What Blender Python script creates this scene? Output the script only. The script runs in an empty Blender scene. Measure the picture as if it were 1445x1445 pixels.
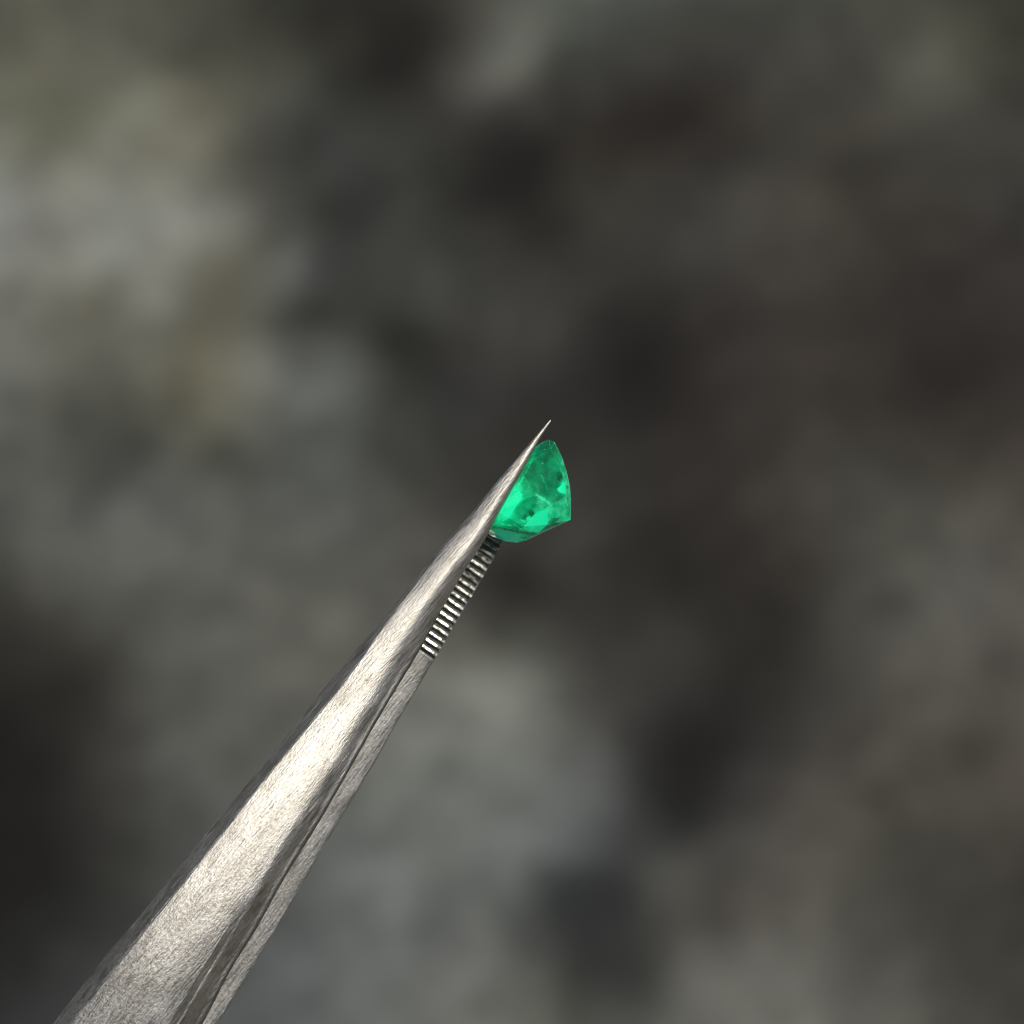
import bpy, bmesh, math, random
import numpy as np
from mathutils import Vector, Matrix, noise

random.seed(7)
C = bpy.context.scene.collection
R = math.radians

# ------------------------------------------------------------------ camera, light, exposure
PITCH = R(68)                 # the camera looks steeply down at the ground
HAND_H = 0.42                 # height at which the stone is held above the ground (m)
DIST = 0.20                   # camera to stone (m)
FRAME = 0.050                 # width of the view at the stone (m)
S = FRAME / 1445.0            # metres per photograph pixel at the stone
cr, sr = math.cos(PITCH), math.sin(PITCH)
AX_R = Vector((1, 0, 0)); AX_U = Vector((0, sr, cr)); AX_B = Vector((0, -cr, sr))
ORIGIN = Vector((0, 0, HAND_H))
ROT = Matrix((AX_R, AX_U, AX_B)).transposed()          # hand frame -> world
MW = Matrix.Translation(ORIGIN) @ ROT.to_4x4()

cam = bpy.data.cameras.new('camera')
cam.sensor_width = 36; cam.sensor_fit = 'HORIZONTAL'
cam.lens = 36 * DIST / FRAME
cam.clip_start = 0.01; cam.clip_end = 200
cam.dof.use_dof = True
cam.dof.focus_distance = DIST - 0.0022
cam.dof.aperture_fstop = cam.lens / 2.7
co = bpy.data.objects.new('camera', cam); C.objects.link(co)
co.matrix_world = Matrix.Translation(ORIGIN + AX_B * DIST) @ ROT.to_4x4()
bpy.context.scene.camera = co

# axis of the tweezers in the hand frame (towards the tip) and its left normal
AX = Vector((0.563, 0.827, 0)); LX = Vector((-0.827, 0.563, 0))
sun_h = (AX * 0.40 + LX * -0.02 + Vector((0, 0, 0.915))).normalized()
SUN = ROT @ sun_h
elev = math.asin(SUN.z); azim = math.atan2(SUN.x, SUN.y)
w = bpy.data.worlds.new('World'); bpy.context.scene.world = w; w.use_nodes = True
nt = w.node_tree; bg = nt.nodes['Background']
sky = nt.nodes.new('ShaderNodeTexSky'); sky.sky_type = 'NISHITA'; sky.sun_disc = False
sky.sun_elevation = elev; sky.sun_rotation = azim
nt.links.new(sky.outputs[0], bg.inputs[0]); bg.inputs[1].default_value = 0.07
sky.dust_density = 3.0; sky.ozone_density = 0.4
sl = bpy.data.lights.new('sun', 'SUN'); sl.energy = 3.2; sl.angle = R(0.5); sl.color = (1.0, 0.965, 0.90)
so = bpy.data.objects.new('sun', sl); C.objects.link(so)
so.rotation_euler = SUN.to_track_quat('Z', 'Y').to_euler(); so.location = ORIGIN + SUN * 3
sc = bpy.context.scene
sc.view_settings.view_transform = 'Standard'; sc.view_settings.look = 'None'
sc.view_settings.exposure = 0.0; sc.view_settings.gamma = 1.0
try: sc.view_settings.use_curve_mapping = False
except Exception: pass
sc.render.engine = 'CYCLES'
sc.cycles.max_bounces = 16; sc.cycles.transmission_bounces = 12; sc.cycles.glossy_bounces = 6
sc.cycles.sample_clamp_indirect = 6.0
sc.cycles.use_denoising = True
sc.cycles.filter_width = 1.05

# ------------------------------------------------------------------ helpers
def H(px, py, z=0.0):
    """photograph pixel and height (in pixels, towards the viewer) -> hand frame, metres"""
    k = 1 - z * S / DIST
    return Vector(((px - 722.5) * S * k, (722.5 - py) * S * k, z * S))

TIP = (777.0, 593.0)
def tw(px, py):
    dx, dy = px - TIP[0], py - TIP[1]
    return (-0.563 * dx + 0.827 * dy, 0.827 * dx + 0.563 * dy)
def PX(t, ww):
    return (TIP[0] - 0.563 * t + 0.827 * ww, TIP[1] + 0.827 * t + 0.563 * ww)

def interp(tab, t):
    if t <= tab[0][0]: return tab[0][1]
    for (a, va), (b, vb) in zip(tab, tab[1:]):
        if t <= b:
            return va + (vb - va) * (t - a) / (b - a)
    return tab[-1][1]
def smooth_interp(tab, t, r=22):
    r = min(r, max(0.0, t * 0.35))
    return sum(interp(tab, t + r * k) for k in (-1, -.5, 0, .5, 1)) / 5
def sst(a, b, x):
    x = max(0.0, min(1.0, (x - a) / (b - a))); return x * x * (3 - 2 * x)
def lerp(a, b, k): return a + (b - a) * k

def lin(c):
    c /= 255.0
    return c / 12.92 if c <= 0.04045 else ((c + 0.055) / 1.055) ** 2.4

def link_mesh(name, bm, mats, parent=None, smooth=None):
    me = bpy.data.meshes.new(name); bm.to_mesh(me); bm.free()
    for m in (mats if isinstance(mats, (list, tuple)) else [mats]): me.materials.append(m)
    if smooth is not None:
        for p in me.polygons: p.use_smooth = True
        me.set_sharp_from_angle(angle=R(smooth))
    o = bpy.data.objects.new(name, me); C.objects.link(o)
    if parent is not None: o.parent = parent
    return o

def node(nt, kind, **kw):
    n = nt.nodes.new(kind)
    for k, v in kw.items(): setattr(n, k, v)
    return n

def new_mat(name):
    m = bpy.data.materials.new(name); m.use_nodes = True
    return m, m.node_tree, m.node_tree.nodes['Principled BSDF']

def ramp(nt, src, stops):
    r = node(nt, 'ShaderNodeValToRGB')
    while len(r.color_ramp.elements) < len(stops): r.color_ramp.elements.new(0.5)
    for e, (p, c) in zip(r.color_ramp.elements, stops):
        e.position = p; e.color = (*c, 1) if len(c) == 3 else c
    nt.links.new(src, r.inputs[0]); return r

# ------------------------------------------------------------------ materials
def steel_material():
    """satin stainless steel: blasted grain drawn out along the arm, fine brush lines, faint tarnish (UV in millimetres)"""
    m, nt, b = new_mat('satin_steel'); L = nt.links.new
    uv = node(nt, 'ShaderNodeUVMap')
    def mapped(sx, sy, rot=0):
        mp = node(nt, 'ShaderNodeMapping'); mp.inputs['Scale'].default_value = (sx, sy, 1)
        mp.inputs['Rotation'].default_value = (0, 0, rot); L(uv.outputs[0], mp.inputs[0]); return mp.outputs[0]
    def nz(vec, scale, detail=2, rough=.5):
        n = node(nt, 'ShaderNodeTexNoise'); n.inputs['Scale'].default_value = scale
        n.inputs['Detail'].default_value = detail; n.inputs['Roughness'].default_value = rough
        L(vec, n.inputs[0]); return n.outputs[0]
    grain = nz(mapped(0.38, 1.0, R(6)), 12.5, 3, .6)
    brush = nz(mapped(0.07, 1.0, R(-2)), 12.0, 2, .6)
    cloud = nz(mapped(0.5, 1.0), 0.9, 3, .6)
    tar = ramp(nt, cloud, [(0.35, (0.41, 0.393, 0.356)), (0.68, (0.60, 0.582, 0.54))])
    spk = ramp(nt, grain, [(0.36, (0.30, 0.28, 0.25)), (0.50, (0.72, 0.70, 0.66)), (0.64, (1, 1, 1))])
    mx = node(nt, 'ShaderNodeMix', data_type='RGBA', blend_type='MULTIPLY'); mx.inputs['Factor'].default_value = .6
    L(tar.outputs[0], mx.inputs[6]); L(spk.outputs[0], mx.inputs[7]); scr = ramp(nt, brush, [(0.38, (0.5, 0.48, 0.44)), (0.52, (1, 1, 1))])
    m3 = node(nt, 'ShaderNodeMix', data_type='RGBA', blend_type='MULTIPLY'); m3.inputs['Factor'].default_value = .75
    L(mx.outputs[2], m3.inputs[6]); L(scr.outputs[0], m3.inputs[7]); L(m3.outputs[2], b.inputs['Base Color'])
    b.inputs['Metallic'].default_value = 1.0
    mr = node(nt, 'ShaderNodeMapRange'); L(brush, mr.inputs[0])
    mr.inputs['From Min'].default_value = .3; mr.inputs['From Max'].default_value = .6
    mr.inputs['To Min'].default_value = .42; mr.inputs['To Max'].default_value = .56
    L(mr.outputs[0], b.inputs['Roughness'])
    sx = node(nt, 'ShaderNodeSeparateXYZ'); L(uv.outputs[0], sx.inputs[0])
    gz = node(nt, 'ShaderNodeMapRange', interpolation_type='SMOOTHSTEP'); L(sx.outputs[0], gz.inputs[0])
    gz.inputs['From Min'].default_value = 20; gz.inputs['From Max'].default_value = 38
    gz.inputs['To Min'].default_value = .42; gz.inputs['To Max'].default_value = .62
    L(gz.outputs[0], mx.inputs['Factor'])
    b1 = node(nt, 'ShaderNodeBump'); L(gz.outputs[0], b1.inputs['Strength']); b1.inputs['Distance'].default_value = 0.00006
    L(grain, b1.inputs['Height'])
    scratch = nz(mapped(0.035, 1.0, R(2.5)), 14.0, 1, .5); pit = nz(mapped(1, 1), 5.5, 2, .5)
    sr_ = ramp(nt, scratch, [(0.28, (0, 0, 0)), (0.33, (1, 1, 1)), (0.70, (1, 1, 1)), (0.75, (0, 0, 0))])
    pr_ = ramp(nt, pit, [(0.27, (.35, .33, .3)), (0.33, (1, 1, 1))])
    b3 = node(nt, 'ShaderNodeBump'); b3.inputs['Strength'].default_value = .5; b3.inputs['Distance'].default_value = .000025
    L(sr_.outputs[0], b3.inputs['Height'])
    m4 = node(nt, 'ShaderNodeMix', data_type='RGBA', blend_type='MULTIPLY'); m4.inputs['Factor'].default_value = .8
    L(m3.outputs[2], m4.inputs[6]); L(pr_.outputs[0], m4.inputs[7]); L(m4.outputs[2], b.inputs['Base Color'])
    L(b3.outputs[0], b1.inputs['Normal'])
    b2 = node(nt, 'ShaderNodeBump'); b2.inputs['Strength'].default_value = .35; b2.inputs['Distance'].default_value = 0.00003
    L(brush, b2.inputs['Height']); L(b1.outputs[0], b2.inputs['Normal']); L(b2.outputs[0], b.inputs['Normal'])
    return m
STEEL = steel_material()

def gap_shade_material():
    m, nt, b = new_mat('gap_shade')  # dark colour painting the shade of gaps and grooves
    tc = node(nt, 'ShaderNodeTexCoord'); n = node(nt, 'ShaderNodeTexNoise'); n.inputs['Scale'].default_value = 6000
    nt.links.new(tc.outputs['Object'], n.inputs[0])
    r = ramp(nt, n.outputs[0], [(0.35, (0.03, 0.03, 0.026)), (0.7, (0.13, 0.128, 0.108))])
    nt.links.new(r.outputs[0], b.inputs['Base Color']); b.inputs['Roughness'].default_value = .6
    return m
GAP_SHADE = gap_shade_material()

def tooth_material():
    m, nt, b = new_mat('ground_steel'); L = nt.links.new
    tc = node(nt, 'ShaderNodeTexCoord'); n = node(nt, 'ShaderNodeTexNoise'); n.inputs['Scale'].default_value = 5000
    n.inputs['Detail'].default_value = 3; L(tc.outputs['Object'], n.inputs[0])
    r = ramp(nt, n.outputs[0], [(0.38, (0.10, 0.095, 0.08)), (0.47, (0.36, 0.355, 0.31)), (0.60, (0.56, 0.56, 0.50))])
    L(r.outputs[0], b.inputs['Base Color']); b.inputs['Metallic'].default_value = 1; b.inputs['Roughness'].default_value = .42
    bp = node(nt, 'ShaderNodeBump'); bp.inputs['Strength'].default_value = .4; bp.inputs['Distance'].default_value = .00002
    L(n.outputs[0], bp.inputs['Height']); L(bp.outputs[0], b.inputs['Normal'])
    return m
TOOTH = tooth_material()

def emerald_material():
    """emerald: clear green body clouded by its garden of inclusions, with painted inner light"""
    m, nt, b = new_mat('emerald'); L = nt.links.new
    tc = node(nt, 'ShaderNodeTexCoord')
    def nz(scale, detail, rough=.55, dist=0.0):
        n = node(nt, 'ShaderNodeTexNoise'); n.inputs['Scale'].default_value = scale
        n.inputs['Detail'].default_value = detail; n.inputs['Roughness'].default_value = rough
        n.inputs['Distortion'].default_value = dist
        L(tc.outputs['Object'], n.inputs[0]); return n.outputs[0]
    at = node(nt, 'ShaderNodeAttribute', attribute_name='zone')
    sep = node(nt, 'ShaderNodeSeparateColor'); L(at.outputs['Color'], sep.inputs[0])
    fine = nz(2600, 5, .62); specks = nz(7000, 2, .5)
    # depth of green with painted inner light, shifted by the fine cloud of inclusions
    ad = node(nt, 'ShaderNodeMath', operation='MULTIPLY_ADD'); L(fine, ad.inputs[0]); ad.inputs[1].default_value = .38
    sb = node(nt, 'ShaderNodeMath', operation='SUBTRACT'); L(sep.outputs[0], sb.inputs[0]); sb.inputs[1].default_value = .19
    L(sb.outputs[0], ad.inputs[2])
    col = ramp(nt, ad.outputs[0], [(0.08, (0.000, 0.035, 0.018)), (0.30, (0.000, 0.20, 0.085)), (0.52, (0.001, 0.40, 0.16)), (0.75, (0.002, 0.72, 0.30)), (1.0, (0.01, 0.95, 0.48))])
    # milky veils, and pale rims painted as light
    vm = node(nt, 'ShaderNodeMath', operation='MULTIPLY'); L(sep.outputs[1], vm.inputs[0])
    fr = ramp(nt, fine, [(0.42, (0, 0, 0)), (0.60, (1.6, 1.6, 1.6))]); L(fr.outputs[0], vm.inputs[1])
    mx = node(nt, 'ShaderNodeMix', data_type='RGBA', blend_type='MIX'); L(vm.outputs[0], mx.inputs['Factor'])
    L(col.outputs[0], mx.inputs[6]); mx.inputs[7].default_value = (0.09, 0.84, 0.46, 1)
    # scattered pinpoints
    sp = ramp(nt, specks, [(0.70, (0, 0, 0)), (0.76, (.7, .7, .7))])
    m2 = node(nt, 'ShaderNodeMix', data_type='RGBA', blend_type='MIX'); L(sp.outputs[0], m2.inputs['Factor'])
    L(mx.outputs[2], m2.inputs[6]); m2.inputs[7].default_value = (0.35, 0.9, 0.6, 1)
    L(m2.outputs[2], b.inputs['Base Color'])
    tr = ramp(nt, ad.outputs[0], [(0.30, (.5, .5, .5)), (0.8, (.15, .15, .15))])
    L(tr.outputs[0], b.inputs['Transmission Weight'])
    b.inputs['IOR'].default_value = 1.58; b.inputs['Specular IOR Level'].default_value = .14; b.inputs['Roughness'].default_value = .06
    b.inputs['Subsurface Weight'].default_value = 1.0
    b.inputs['Subsurface Radius'].default_value = (0.15, 1.0, 0.55)
    b.inputs['Subsurface Scale'].default_value = 0.00012
    va = node(nt, 'ShaderNodeVolumeAbsorption'); va.inputs['Color'].default_value = (0.0, 0.92, 0.70, 1)
    va.inputs['Density'].default_value = 1300
    L(va.outputs[0], nt.nodes['Material Output'].inputs['Volume'])
    return m
EMERALD = emerald_material()

def ground_material():
    m, nt, b = new_mat('weathered_stone'); L = nt.links.new
    at = node(nt, 'ShaderNodeAttribute', attribute_name='ground_tint')
    tc = node(nt, 'ShaderNodeTexCoord'); n = node(nt, 'ShaderNodeTexNoise'); n.inputs['Scale'].default_value = 160
    n.inputs['Detail'].default_value = 6; n.inputs['Roughness'].default_value = .65; L(tc.outputs['Object'], n.inputs[0])
    r = ramp(nt, n.outputs[0], [(0.30, (0.6, 0.6, 0.6)), (0.72, (1.4, 1.4, 1.4))])
    mx = node(nt, 'ShaderNodeMix', data_type='RGBA', blend_type='MULTIPLY'); mx.inputs['Factor'].default_value = 1
    L(at.outputs[0], mx.inputs[6]); L(r.outputs[0], mx.inputs[7]); L(mx.outputs[2], b.inputs['Base Color'])
    b.inputs['Roughness'].default_value = .9; b.inputs['Specular IOR Level'].default_value = .25
    bp = node(nt, 'ShaderNodeBump'); bp.inputs['Strength'].default_value = .6; bp.inputs['Distance'].default_value = .002
    L(n.outputs[0], bp.inputs['Height']); L(bp.outputs[0], b.inputs['Normal'])
    return m
STONE = ground_material()

# ------------------------------------------------------------------ the ground far below: mottled weathered stone
MOTTLE = [(70,70,93,92,80),(215,70,92,92,82),(360,70,74,74,65),(505,70,38,37,31),(590,60,28,26,22),(650,80,71,70,65),(720,75,115,115,108),(795,70,64,64,58),
 (870,80,56,56,52),(940,70,54,52,47),(1085,70,59,58,53),(1230,70,69,67,60),(1300,95,85,85,77),(1375,70,65,65,56),(70,215,107,106,93),(215,215,108,107,94),
 (505,215,60,62,58),(650,215,36,35,31),(740,205,18,15,11),(795,215,44,41,35),(930,150,32,27,23),(940,230,51,48,43),(1085,215,68,65,59),(1230,215,54,51,44),
 (1375,215,62,60,54),(70,340,133,132,124),(215,350,123,123,115),(440,300,46,46,43),(505,360,57,58,54),(650,360,53,53,49),(795,360,53,52,47),(940,360,52,51,47),
 (1085,360,63,59,54),(1230,360,51,46,41),(1375,360,49,45,42),(215,505,109,108,97),(650,505,49,48,45),(795,505,57,56,53),(895,510,19,17,14),(1000,505,44,39,35),
 (1085,505,52,47,43),(1230,505,49,44,39),(1320,540,38,33,29),(70,640,83,83,77),(200,620,65,66,61),(360,650,74,75,69),(505,690,87,89,86),(590,640,53,53,48),
 (650,580,46,46,44),(740,600,44,41,37),(860,610,38,36,33),(940,650,46,42,38),(1085,650,58,54,49),(1230,650,65,63,57),(1375,650,67,63,56),(70,795,88,88,82),
 (215,795,92,92,86),(360,795,94,94,88),(505,795,86,86,80),(650,795,66,64,59),(745,840,29,28,24),(795,810,64,63,59),(910,830,32,31,27),(1100,780,47,42,38),
 (1230,770,73,72,65),(1375,795,87,85,79),(70,930,35,34,29),(215,940,86,86,80),(360,940,91,91,85),(505,940,97,97,90),(735,930,117,118,110),(810,940,64,63,58),
 (940,930,58,56,53),(1060,960,37,36,32),(1230,930,72,70,64),(1375,940,79,76,70),(60,1085,28,25,22),(215,1085,80,80,76),(360,1085,88,88,83),(650,1085,107,110,105),
 (770,1060,102,103,98),(850,1080,81,82,81),(960,1080,22,21,19),(980,1140,36,36,35),(1060,1040,35,34,32),(1130,1110,77,73,68),(1230,1085,72,68,62),(1375,1085,79,75,67),
 (50,1220,22,21,18),(200,1190,58,58,55),(500,1230,105,109,106),(650,1210,102,105,101),(780,1180,97,100,99),(860,1260,42,44,44),(945,1230,87,86,80),(1000,1280,65,62,57),
 (1085,1230,87,84,78),(1230,1180,70,68,60),(1340,1250,59,57,52),(70,1375,47,48,47),(215,1375,69,73,71),(400,1375,89,92,91),(505,1375,97,100,98),(650,1340,102,103,100),
 (790,1375,74,75,69),(870,1370,46,47,45),(960,1370,87,86,81),(1085,1375,103,102,96),(1230,1375,83,82,76),(1375,1375,63,61,55),(200,140,119,120,106),(125,160,105,105,91),
 (260,95,84,82,70),(295,160,121,119,104),(325,215,90,88,77),(20,250,132,133,125),(150,190,120,120,109),(270,270,142,143,135),(320,310,111,111,104),(150,345,139,141,134),
 (395,368,134,136,132),(340,348,93,91,78),(230,430,128,129,122),(300,440,105,102,87),(345,500,117,117,110),(270,480,95,92,76),(265,560,97,94,78),(140,420,100,98,86),
 (45,490,105,105,98),(130,615,63,64,58),(30,690,86,87,82),(235,675,95,97,92),(425,440,48,48,44),(480,480,87,89,84),(590,400,68,68,64),(545,460,32,32,28),
 (20,130,95,95,82),(400,150,66,66,62)]  # ground colours listed by view position, projected onto the ground

def ground():
    camp = co.matrix_world.translation
    pts = []
    for (px, py, r, g, b) in MOTTLE:
        d = (AX_R * ((px - 722.5) * S) + AX_U * ((722.5 - py) * S) - AX_B * DIST)
        q = camp + d * (camp.z / -d.z)
        pts.append((q.x, q.y, lin(r), lin(g), lin(b)))
    cx = sum(p[0] for p in pts) / len(pts); cy = sum(p[1] for p in pts) / len(pts)
    dense = [-0.20 + 0.0036 * i for i in range(112)]
    out, x = [], dense[-1]; step = .005
    while x < 40: x += step; step *= 1.32; out.append(x)
    lines = [-v for v in reversed(out)] + dense + out
    # smooth (thin plate) interpolation of the tints between the sampled places
    P = np.array([(p[0] - cx, p[1] - cy) for p in pts]) / 0.05
    V = np.log(np.array([[max(.004, c) for c in p[2:]] for p in pts]))
    def kern(d2): return np.where(d2 > 1e-12, .5 * d2 * np.log(np.maximum(d2, 1e-12)), 0)
    n = len(P)
    A = np.zeros((n + 3, n + 3))
    A[:n, :n] = kern(((P[:, None] - P[None]) ** 2).sum(-1)) + np.eye(n) * .002
    A[:n, n] = 1; A[:n, n + 1:] = P; A[n, :n] = 1; A[n + 1:, :n] = P.T
    Wt = np.linalg.solve(A, np.vstack([V, np.zeros((3, 3))]))
    lo, hi = V.min(0) - .25, V.max(0) + .15
    def tint(x, y):
        q = np.array((x - cx, y - cy)) / 0.05
        k = kern(((P - q) ** 2).sum(-1))
        return np.exp(np.clip(k @ Wt[:n] + Wt[n] + q @ Wt[n + 1:], lo, hi))
    bm = bmesh.new(); lay = bm.verts.layers.float_color.new('ground_tint')
    mean = (0.165, 0.152, 0.13)  # unseen outer ground made paler so the steel bevels reflect more
    grid = []
    for yy in lines:
        row = []
        for xx in lines:
            X, Y = cx + xx, cy + yy
            far = max(abs(xx), abs(yy))
            v3 = Vector((X, Y, 0))
            # stones half sunk in the ground: rounded cells of two sizes over a gentle roll
            f1 = noise.voronoi(v3 * 38)[0]; f2 = noise.voronoi(v3 * 90 + Vector((3, 1, 0)))[0]
            h = 0.0035 * (1 - min(1, f1[0] * 1.3) ** 2) + 0.0014 * (1 - min(1, f2[0] * 1.3) ** 2)
            h += 0.006 * noise.fractal(v3 * 9, 1.0, 2.0, 3) + 0.1 * noise.noise(v3 * .35) * sst(1, 6, far)
            v = bm.verts.new((X, Y, h - 0.006))
            wob = Vector((noise.noise(v3 * 70), noise.noise(v3 * 70 + Vector((7, 7, 0))), 0)) * 0.003
            k0 = sst(0.105, 0.19, far)
            c = tint(X + wob.x, Y + wob.y) if k0 < 1 else (0, 0, 0)
            rx, ry = .8 * X + .6 * Y, -.6 * X + .8 * Y           # veins running across the stone
            wisp = 1 + .26 * noise.fractal(Vector((rx * 55, ry * 120, 0)), 1, 2, 3)
            mo = math.exp(.75 * noise.fractal(v3 * 16, 1, 2, 4) + .5 * noise.noise(v3 * 5.5)); tn = .12 * noise.noise(v3 * 11 + Vector((4, 9, 0)))
            base = [mean[0] * mo * (1 + tn), mean[1] * mo, mean[2] * mo * (1 - tn)]
            c = [max(.004, lerp(c[q] * wisp, base[q], k0)) for q in range(3)]
            v[lay] = (c[0] * ALB[0], c[1] * ALB[1], c[2] * ALB[2], 1)
            row.append(v)
        grid.append(row)
    n = len(lines)
    for j in range(n - 1):
        for i in range(n - 1):
            bm.faces.new((grid[j][i], grid[j][i + 1], grid[j + 1][i + 1], grid[j + 1][i]))
    o = link_mesh('ground', bm, STONE, smooth=180)
    o['kind'] = 'structure'; o['label'] = 'mottled grey and brown stony ground far out of focus'
    return o
ALB = (0.74, 0.75, 0.735)
ground()

# ------------------------------------------------------------------ tweezers
def table(pts): return sorted(tw(*p) for p in pts)
T_L = [(0, -1.5)] + table([(762,608),(746,627),(726,651),(703,677),(674,713),(660,731),(615,778),(590,813),(560,850),(546,867),(486.5,936),(440,993),(396,1050),(315,1147),(250,1226),(207,1281),(152,1345),(78,1440)]) + [(1500,-112),(2400,-95),(3300,-70)]
T_R = [(0, 1.5)] + table([(769,608),(757,626),(749,644),(737.5,663),(721,695),(706,720),(690,750),(679,774),(671,780),(637.5,835),(612.6,880),(589.5,923),(559.6,971),(523,1033),(490,1092),(452,1158),(399.5,1242),(360,1315),(328,1363),(288,1442)]) + [(1500,100),(2400,95),(3300,70)]
T_F = table([(510,933),(457,1001),(414,1052),(355,1125),(287,1213),(250,1259),(216,1301),(102,1444)])
T_H = table([(600,850),(560,915),(525,975),(482,1056),(418,1151),(370,1233),(332,1308),(292,1363),(249.5,1444)])
T_S = [(40, 6), (60, 18), (100, 32), (186, 42), (275, 48), (362, 54), (500, 62.5)] + table([(548,1043),(515,1099),(461,1188),(402,1290),(308,1444)]) + [(1500,118),(2400,112),(3300,85)]
T_S = sorted(T_S)
Z_IN = [(0, 44), (60, 46), (200, 48), (500, 64), (900, 88), (1300, 104), (1900, 110), (2600, 72), (3250, 4), (3300, 4)]
Z_TOP = [(0, 45.5), (20, 50), (60, 57), (110, 64), (200, 74), (280, 83), (360, 93), (440, 105), (650, 144), (760, 163), (880, 178), (1000, 181), (1300, 158), (1900, 168), (2600, 130), (3250, 52), (3300, 52)]

def stations():
    ts = [0, 3, 7, 12, 18, 25]; t = 25
    while t < 1180: t += 8; ts.append(t)
    while t < 3300: t += 45; ts.append(min(t, 3300))
    return ts

def uv_face(bm, uvl, f, coords):
    for lp in f.loops: lp[uvl].uv = coords[lp.vert]

def front_arm(parent):
    bm = bmesh.new(); uvl = bm.loops.layers.uv.new('UVMap'); coords = {}
    rings = []
    for t in stations():
        wl, wr = smooth_interp(T_L, t), smooth_interp(T_R, t); W = wr - wl
        wob = 0.5 * noise.noise(Vector((t * .02, 0, 0))) * sst(0, 60, t)
        b = sst(230, 470, t)
        wf = lerp(wl + .11 * W, smooth_interp(T_F, t) if t < 1090 else wl + .13 * W, b)
        wh = lerp(wr - .21 * W, smooth_interp(T_H, t, 70) if t < 1005 else wr - .19 * W, sst(200, 420, t))
        wf += wob; wh += wob
        nick = .35 * noise.noise(Vector((t * .11, 9, 0))) * sst(10, 80, t); wl += nick; wr -= .3 * noise.noise(Vector((t * .13, 19, 0))) * sst(10, 80, t)
        st = sst(760, 900, t)
        prof = []                       # (w, slope angle: + leans left)
        nF, nM, nB = 6, 16, 20
        for i in range(nF):
            u = i / nF; prof.append((lerp(wl, wf, u), lerp(lerp(66, 40, u), lerp(59, 50, u), b)))
        for i in range(nM):
            u = i / nM; prof.append((lerp(wf, wh, u), lerp((lerp(26, 11, u / .6) if u < .6 else lerp(11, -38, (u - .6) / .4)) if t > 60 else lerp(34, -34, u), lerp(9, lerp(-5, -24, sst(650, 1000, t)), u) - 10 * sst(.72, 1, u), b)))
        for i in range(nB + 1):
            u = i / nB
            a = lerp(-34, -78, u)
            a2 = lerp(-12, -60, min(1, (u / lerp(.9, .28, sst(500, 900, t))) ** .8)) + 30 * sst(.66, .74, u) - 45 * sst(.86, .9, u)
            a3 = -78 if u < .1 else (-14 if u < .2 else a2)
            prof.append((lerp(wh, wr, u), lerp(lerp(a, a2, b), a3, st)))
        zs = [0.0]
        for (w0, a0), (w1, a1) in zip(prof, prof[1:]):
            zs.append(zs[-1] + math.tan(R((a0 + a1) / 2)) * (w1 - w0))
        zin = smooth_interp(Z_IN, t, 60)
        off = smooth_interp(Z_TOP, t, 60) - zs[nF + nM // 2]
        ring = []; arc = 0; prev = None
        pts = [(p[0], max(z + off, zin + .3 + (.5 * (nF - k) * -.2 if k < nF else -.3 * (k - nF - nM - 12)  if k > nF + nM + 12 else 0))) for k, (p, z) in enumerate(zip(prof, zs))]
        pts += [(wr - .3, zin), (lerp(wr, wl, .5), zin), (wl + .3, zin)]
        for (ww, z) in pts:
            if prev: arc += math.hypot(ww - prev[0], z - prev[1])
            prev = (ww, z)
            v = bm.verts.new(H(*PX(t, ww), z + .35 * noise.noise(Vector((t * .022, ww * .05, 2))) * sst(60, 300, t))); ring.append(v)
            coords[v] = (t * S * 1000, arc * S * 1000)
        rings.append(ring)
    n = len(rings[0])
    for A, B in zip(rings, rings[1:]):
        for i in range(n):
            j = (i + 1) % n
            f = bm.faces.new((A[i], A[j], B[j], B[i])); uv_face(bm, uvl, f, coords)
            if nF + nM + nB - 2 <= i <= nF + nM + nB + 1 and coords[A[i]][0] > 300 * S * 1000: f.material_index = 1   # dark strip painted as shade of the gap between the arms
    bm.faces.new(list(reversed(rings[0]))); bm.faces.new(rings[-1])
    bmesh.ops.recalc_face_normals(bm, faces=bm.faces)
    o = link_mesh('arm', bm, [STEEL, GAP_SHADE], parent, smooth=17)
    o['label'] = 'front arm with a bright convex face and a dark left bevel'
    return o

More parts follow.
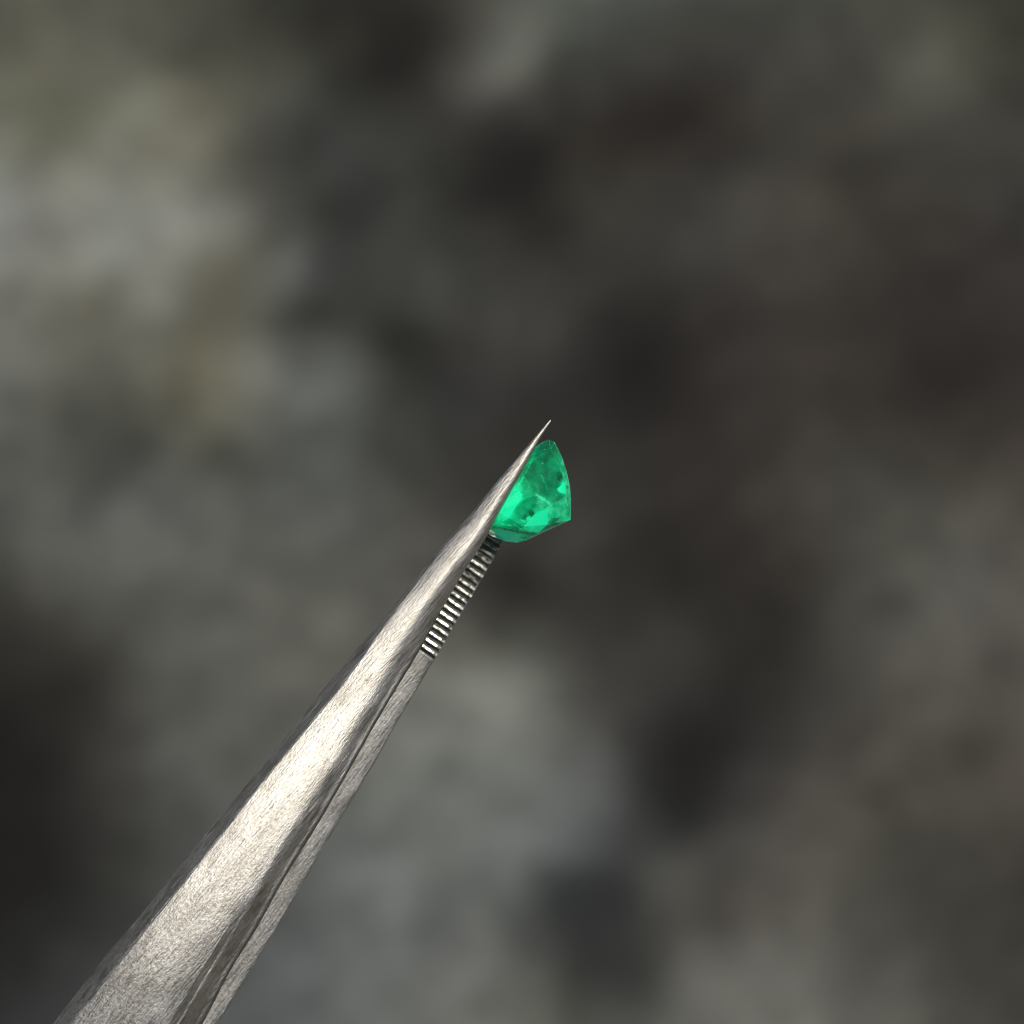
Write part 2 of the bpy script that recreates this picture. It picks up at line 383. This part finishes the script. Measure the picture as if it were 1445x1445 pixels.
TOOTH_T0, TOOTH_T1, PITCH_T = 62.0, 366.0, 10.66
def back_arm(parent):
    bm = bmesh.new(); uvl = bm.loops.layers.uv.new('UVMap'); coords = {}
    rings = []; kinds = []
    ts = sorted(set([t for t in stations() if t >= 30] + [TOOTH_T0 - 6, TOOTH_T0 - 5, TOOTH_T1 + 8.0, TOOTH_T1 + 9.0]))
    for t in [q for q in ts if q >= 46]:
        wr = smooth_interp(T_S, t); wl = smooth_interp(T_L, t) * .8 + 1.5
        wr = min(wr, smooth_interp(T_R, t) + 40)
        zin = -smooth_interp(Z_IN, t, 60)
        cut = -9.0 if TOOTH_T0 - 5.5 < t < TOOTH_T1 + 8.5 else 0.0
        th = 6 + 52 * sst(0, 700, t); cb = min(5.5, .12 * wr)
        wav = .35 * noise.noise(Vector((t * .045, 5, 0)))
        pts = [(wl, zin + cut - 3), (wl + 1, zin + cut), (0, zin + cut), (wr - cb - 15, zin + cut), (wr - cb - 7, zin + cut - .8), (wr - cb, zin + cut - 2.2), (wr - cb * .35 + wav, zin + cut - 3.6),
               (wr + wav, zin + cut - 6.5), (wr - .5, zin - th * .4 - 5), (wr * .62, zin - th - 6), (wl * .6, zin - th - 6)]
        if cut == 0: pts = [(a, z - max(0, a + 5) * lerp(.06, .11, sst(360, 380, t))) for a, z in pts]
        ring = []; arc = 100 / S / 1000; prev = None
        for (ww, z) in pts:
            if prev: arc += math.hypot(ww - prev[0], z - prev[1])
            prev = (ww, z)
            v = bm.verts.new(H(*PX(t, ww), z + 1.0 * noise.noise(Vector((t * .03, ww * .09, 8))))); ring.append(v); coords[v] = (t * S * 1000, arc * S * 1000)
        rings.append(ring); kinds.append(cut)
    n = len(rings[0])
    for k, (A, B) in enumerate(zip(rings, rings[1:])):
        for i in range(n):
            j = (i + 1) % n
            f = bm.faces.new((A[i], A[j], B[j], B[i])); uv_face(bm, uvl, f, coords)
    bm.faces.new(list(reversed(rings[0]))); bm.faces.new(rings[-1])
    bmesh.ops.recalc_face_normals(bm, faces=bm.faces)
    o = link_mesh('arm', bm, STEEL, parent, smooth=30)
    o['label'] = 'rear arm seen as a narrow strip past the front one'
    # the serrated jaw let into the inner face: a bed coloured dark as groove shade with one ridge per serration
    bj = bmesh.new(); secs = []
    tt = TOOTH_T0 - 4.5
    while tt <= TOOTH_T1 + 7.8:
        wr = smooth_interp(T_S, tt); wr = min(wr, smooth_interp(T_R, tt) + 40); wl = smooth_interp(T_L, tt) * .8 + 3.5
        zj = -smooth_interp(Z_IN, tt, 60) - 9
        secs.append([bj.verts.new(H(*PX(tt, a), z)) for a, z in [(wl, zj - 4), (wl, zj + .6), (wr - 7, zj + .6), (wr - 2.5, zj - .6), (wr - 1.5, zj - 4.5)]])
        tt += 6.15
    for A, B in zip(secs, secs[1:]):
        for i in range(5): bj.faces.new((A[i], A[(i + 1) % 5], B[(i + 1) % 5], B[i]))
    bj.faces.new(list(reversed(secs[0]))); bj.faces.new(secs[-1])
    bmesh.ops.recalc_face_normals(bj, faces=bj.faces)
    jaw = link_mesh('jaw', bj, GAP_SHADE, parent)
    jaw['label'] = 'serrated gripping jaw with dark grooves between bright ridges'
    t = TOOTH_T1 - 2; k = 0
    while t > TOOTH_T0:
        wr = smooth_interp(T_S, t); zin = -smooth_interp(Z_IN, t, 60)
        rnd = random.Random(k * 13 + 5)
        hw = 3.1 + rnd.uniform(-.25, .25); skew = rnd.uniform(-.35, .35); lean = lerp(.9, 1.7, sst(4, 13, k)) + rnd.uniform(-.3, .3)
        end = wr + rnd.uniform(-1.2, .4)
        bt = bmesh.new(); secs = []
        wa = max(smooth_interp(T_L, t) * .8 + 2.5, wr - 46)
        nW = 9
        for i in range(nW):
            u = i / (nW - 1); ww = lerp(wa, end, u)
            j = rnd.uniform(-.22, .22); dz = rnd.uniform(-.25, .25); dt = skew * (u - .5)
            edge = 1.6 if i == nW - 1 else 0
            z0 = zin - 9.3
            top = zin + .3 - edge + dz
            prof = [(t + hw + .5 + dt, z0), (t + hw + dt + j, top - .6), (t + hw * .55 + dt + j, top + .25 * lean), (t - hw * .45 + dt, top - .75 * lean), (t - hw + dt + j, top - 1.1 * lean - 1.2), (t - hw - .5 + dt, z0)]
            secs.append([bt.verts.new(H(*PX(a, ww), z)) for a, z in prof])
        m = len(secs[0])
        for A, B in zip(secs, secs[1:]):
            for i in range(m):
                bt.faces.new((A[i], A[(i + 1) % m], B[(i + 1) % m], B[i]))
        bt.faces.new(list(reversed(secs[0]))); bt.faces.new(secs[-1])
        bmesh.ops.recalc_face_normals(bt, faces=bt.faces)
        link_mesh('tooth', bt, TOOTH, jaw)
        t -= PITCH_T; k += 1
    return o

tweezers = bpy.data.objects.new('tweezers', None); C.objects.link(tweezers)
tweezers.empty_display_size = .01
tweezers.matrix_world = MW
tweezers['label'] = 'fine pointed satin steel gem tweezers with a serrated grip, held diagonally from the lower left'
tweezers['category'] = 'tweezers'
front_arm(tweezers)
back_arm(tweezers)

# ------------------------------------------------------------------ the emerald between the points

# inner light and shade painted as colour zones, with cloudy jardin, in the stone's own space: (x, y, z, radius, depth of green, milkiness) in pixels
LIGHT_ZONES = [(710,722,40,15,1.7,0), (722,702,45,10,1.5,.05), (728,690,45,6,1.4,0), (706,738,40,8,1.2,0), (755,738,30,11,1.75,.05), (765,728,36,9,1.6,.1), (796,690,20,7,1.9,.1),
         (795,722,20,12,1.05,.35), (781,722,34,10,1.15,.45), (784,736,16,7,.75,.3), (767,708,46,7,1.2,.5), (748,723,40,4,.6,0), (741,729,40,4,.6,.1),
         (789,673,24,4,.45,0), (775,641,22,6,.55,0), (768,666,36,16,.75,0), (775,682,38,14,.78,.05), (760,690,44,10,.85,.08), (748,668,42,12,.85,0), (776,630,12,11,.58,0), (765,645,26,9,.6,0), (752,660,36,7,.62,.05), (785,655,20,8,1.0,0),
         (733,722,42,9,.95,.05), (722,733,40,7,1.0,0), (708,755,22,10,2.0,.25), (735,760,10,9,1.9,.6), (722,758,18,8,1.9,.3), (725,748,31,4,1.0,.1), (745,752,25,4,1.1,.1), (752,755,10,7,.9,.5), (802,672,8,6,.9,.5), (803,705,6,8,1.2,.3)]

# bright and dark inner reflections painted on the front facets (outline in pixels, green, milkiness)
FACET_LIGHTS = [([(738,745.5),(757,723),(774,717.5),(771,741),(759.5,752.5)], 2.0, .08), ([(741,741),(752,729),(757,741),(750,749)], 2.4, .15),
          ([(722,702),(731,693),(737,698),(729,714),(718,731),(710,736),(709,729)], 2.1, .05), ([(785,690),(793,684),(798,686),(799,697),(790,695)], 2.4, .1),
          ([(784,677),(792,669),(795,672),(789,679)], .45, 0), ([(790,655),(794,648),(801,668),(804,688),(805,706),(802,704),(797,680),(791,664)], 1.3, .5),
          ([(745,727),(751,721),(754,725),(748,731)], .62, 0), ([(743,730),(748,727),(749,731),(744,735)], 2.2, .6), ([(770,744),(776,730),(789,731),(794,738),(776,746.5)], .7, .35),
          ([(724,761),(738,757),(752,756),(745,761),(733,764)], 1.4, .7)]
EDGE_LIGHTS = [(697,744,712,747,1.5,.85,0),(712,747,730,749.5,1.5,.75,0),(730,749.5,757,752.8,1.2,.8,0), (760,752,776,731,.9,1.6,.5), (757,699,768,706,2.0,1.8,.6), (768,706,777,713,1.8,1.7,.5),  # light rims, glints and dark girdle line painted along the edges
         (692,756,712,763,1.8,2.4,.6), (712,763,730,765.5,1.5,2.2,.5), (760,753,790,740.5,1.0,1.3,.6), (790,740.5,805,733,1.2,1.8,.6), (805,731,805.5,704,1.3,1.7,.6), (805,703,801,668,1.1,1.6,.5),
         (702,737,721,705,1.2,1.7,.4), (721,705,738,674,1.1,1.5,.4), (738,674,751,649,1.0,1.3,.35), (751,649,758,630,.9,1.1,.25), (758,629,770,622,.9,1.1,.25), (783,625,795,650,.9,1.2,.3),
         (719,716,712,727,1.6,2.3,.15), (727,741,735,746,1.3,1.7,.3), (735,733,741,737,1.1,1.8,.35), (764,671,772,690,1.3,1.3,.2), (708,739,722,742,1.2,1.9,.15)]

def inside(poly, x, y):
    c = False
    for (x0, y0), (x1, y1) in zip(poly, poly[1:] + poly[:1]):
        if (y0 > y) != (y1 > y) and x < (x1 - x0) * (y - y0) / (y1 - y0) + x0: c = not c
    return c
def seg_d(x, y, x0, y0, x1, y1):
    k = max(0, min(1, ((x - x0) * (x1 - x0) + (y - y0) * (y1 - y0)) / ((x1 - x0) ** 2 + (y1 - y0) ** 2)))
    return math.hypot(x - x0 - k * (x1 - x0), y - y0 - k * (y1 - y0))

def emerald():
    outline = [(759.5,627.5,6),(766,623,3),(775,620,0),(783,624,0),(790,638,0),(795,649,2),(800,666,2),(804.6,686.6,2),(806,704.6,1),(805.6,733.6,0),
               (759.5,754,6),(743,762.7,2),(729,766,0),(712.6,764,0),(701,760,0),(692,756,2)]
    front = [(750,646,30),(777,633,16),(758,697,46),(775,713,39),(735,664,43),(702,722,45),(688,742,40),(699,745,36),(729,750,31),(757,753,17),
             (790,660,22),(797,684,22),(798,700,21),(771,741,25),(738,743,36.5)]
    hidden = [(748,636,22),(738,650,32),(722,668,38),(700,698,42),(682,728,40),(680,744,22),(684,748,0),(742,640,0)]
    bm = bmesh.new()
    for (x, y, z) in outline: bm.verts.new(H(x, y, z))
    for (x, y, z) in front + hidden: bm.verts.new(H(x, y, z))
    for (x, y, z) in front + hidden:
        if z: bm.verts.new(H(x * .92 + 745 * .08, y * .92 + 700 * .08, -z * .98))
    r = bmesh.ops.convex_hull(bm, input=bm.verts)
    bmesh.ops.delete(bm, geom=list({g for g in r['geom_interior'] + r['geom_unused'] if isinstance(g, bmesh.types.BMVert)}), context='VERTS')
    bmesh.ops.dissolve_limit(bm, angle_limit=R(3), verts=bm.verts, edges=bm.edges)
    bv = bmesh.ops.bevel(bm, geom=[e for e in bm.edges if e.calc_face_angle(0) > R(15) and min(v.co.z for v in e.verts) < 24 * S], offset=0.5 * S, segments=1, affect='EDGES', profile=.5, clamp_overlap=True)
    # each facet gets a random tone standing in for inner reflection; then the facets are finely divided
    bm.faces.ensure_lookup_table()
    fz = bm.faces.layers.float.new('frost'); ft = bm.faces.layers.float.new('tone'); rnd = random.Random(11)
    for f in bm.faces: f[ft] = rnd.uniform(.8, 1.2); f[fz] = 1.0 if min(e.calc_length() for e in f.edges) < 1.3 * S and f.calc_area() < 40 * S * S and abs(f.calc_center_median().z) < 14 * S else 0.0
    bmesh.ops.triangulate(bm, faces=bm.faces)
    for _ in range(6):
        es = [e for e in bm.edges if e.calc_length() > 1.4 * S]
        if not es: break
        bmesh.ops.subdivide_edges(bm, edges=es, cuts=1, use_grid_fill=False)
        bmesh.ops.triangulate(bm, faces=bm.faces)
    lay = bm.verts.layers.float_color.new('zone')
    for v in bm.verts:
        q = v.co / S; x, y, z = q.x + 722.5, 722.5 - q.y, q.z
        n1 = noise.noise(Vector((x, y, z)) * .11); n2 = noise.noise(Vector((x + 50, y, z)) * .11)
        x2, y2 = x + 3.5 * n1, y + 3.5 * n2
        sw, g, mk = .12, .12 * 1.1, 0
        for (zx, zy, zz, rr, gv, mv) in LIGHT_ZONES:
            d2 = (x2 - zx) ** 2 + (y2 - zy) ** 2 + .4 * (z - zz) ** 2
            k = math.exp(-d2 / (2 * (rr * .62) ** 2)); sw += k; g += k * gv * 1.14; mk += k * mv
        g /= sw; mk /= sw; sw = 1
        if z > -4:
            n3 = noise.noise(Vector((x, y, z)) * .45); wx, wy = x + .9 * n3, y + .9 * noise.noise(Vector((x, y + 40, z)) * .45)
            for poly, gv, mv in FACET_LIGHTS:
                if inside(poly, wx, wy): g = lerp(g, gv, .72); mk = lerp(mk, mv, .8)
            for (xa, ya, xb, yb, wd, gv, mv) in EDGE_LIGHTS:
                k = math.exp(-(seg_d(wx, wy, xa, ya, xb, yb) / wd) ** 2) * (.75 + .5 * n3)
                if k > .03: g = lerp(g, gv, min(1, k)); mk = lerp(mk, mv, min(1, k))
        v[lay] = (min(1, .5 * g / sw * (sum(f[ft] for f in v.link_faces) / len(v.link_faces))), min(1, mk / sw + .8 * max(f[fz] for f in v.link_faces) * sst(-.35, .35, noise.noise(Vector((x, y, z)) * .13))), 0, 1)
    bmesh.ops.recalc_face_normals(bm, faces=bm.faces)
    o = link_mesh('emerald', bm, EMERALD)
    o.matrix_world = MW
    o['label'] = 'small translucent green cut emerald gripped between the tweezer points'
    o['category'] = 'gemstone'
    return o
emerald()
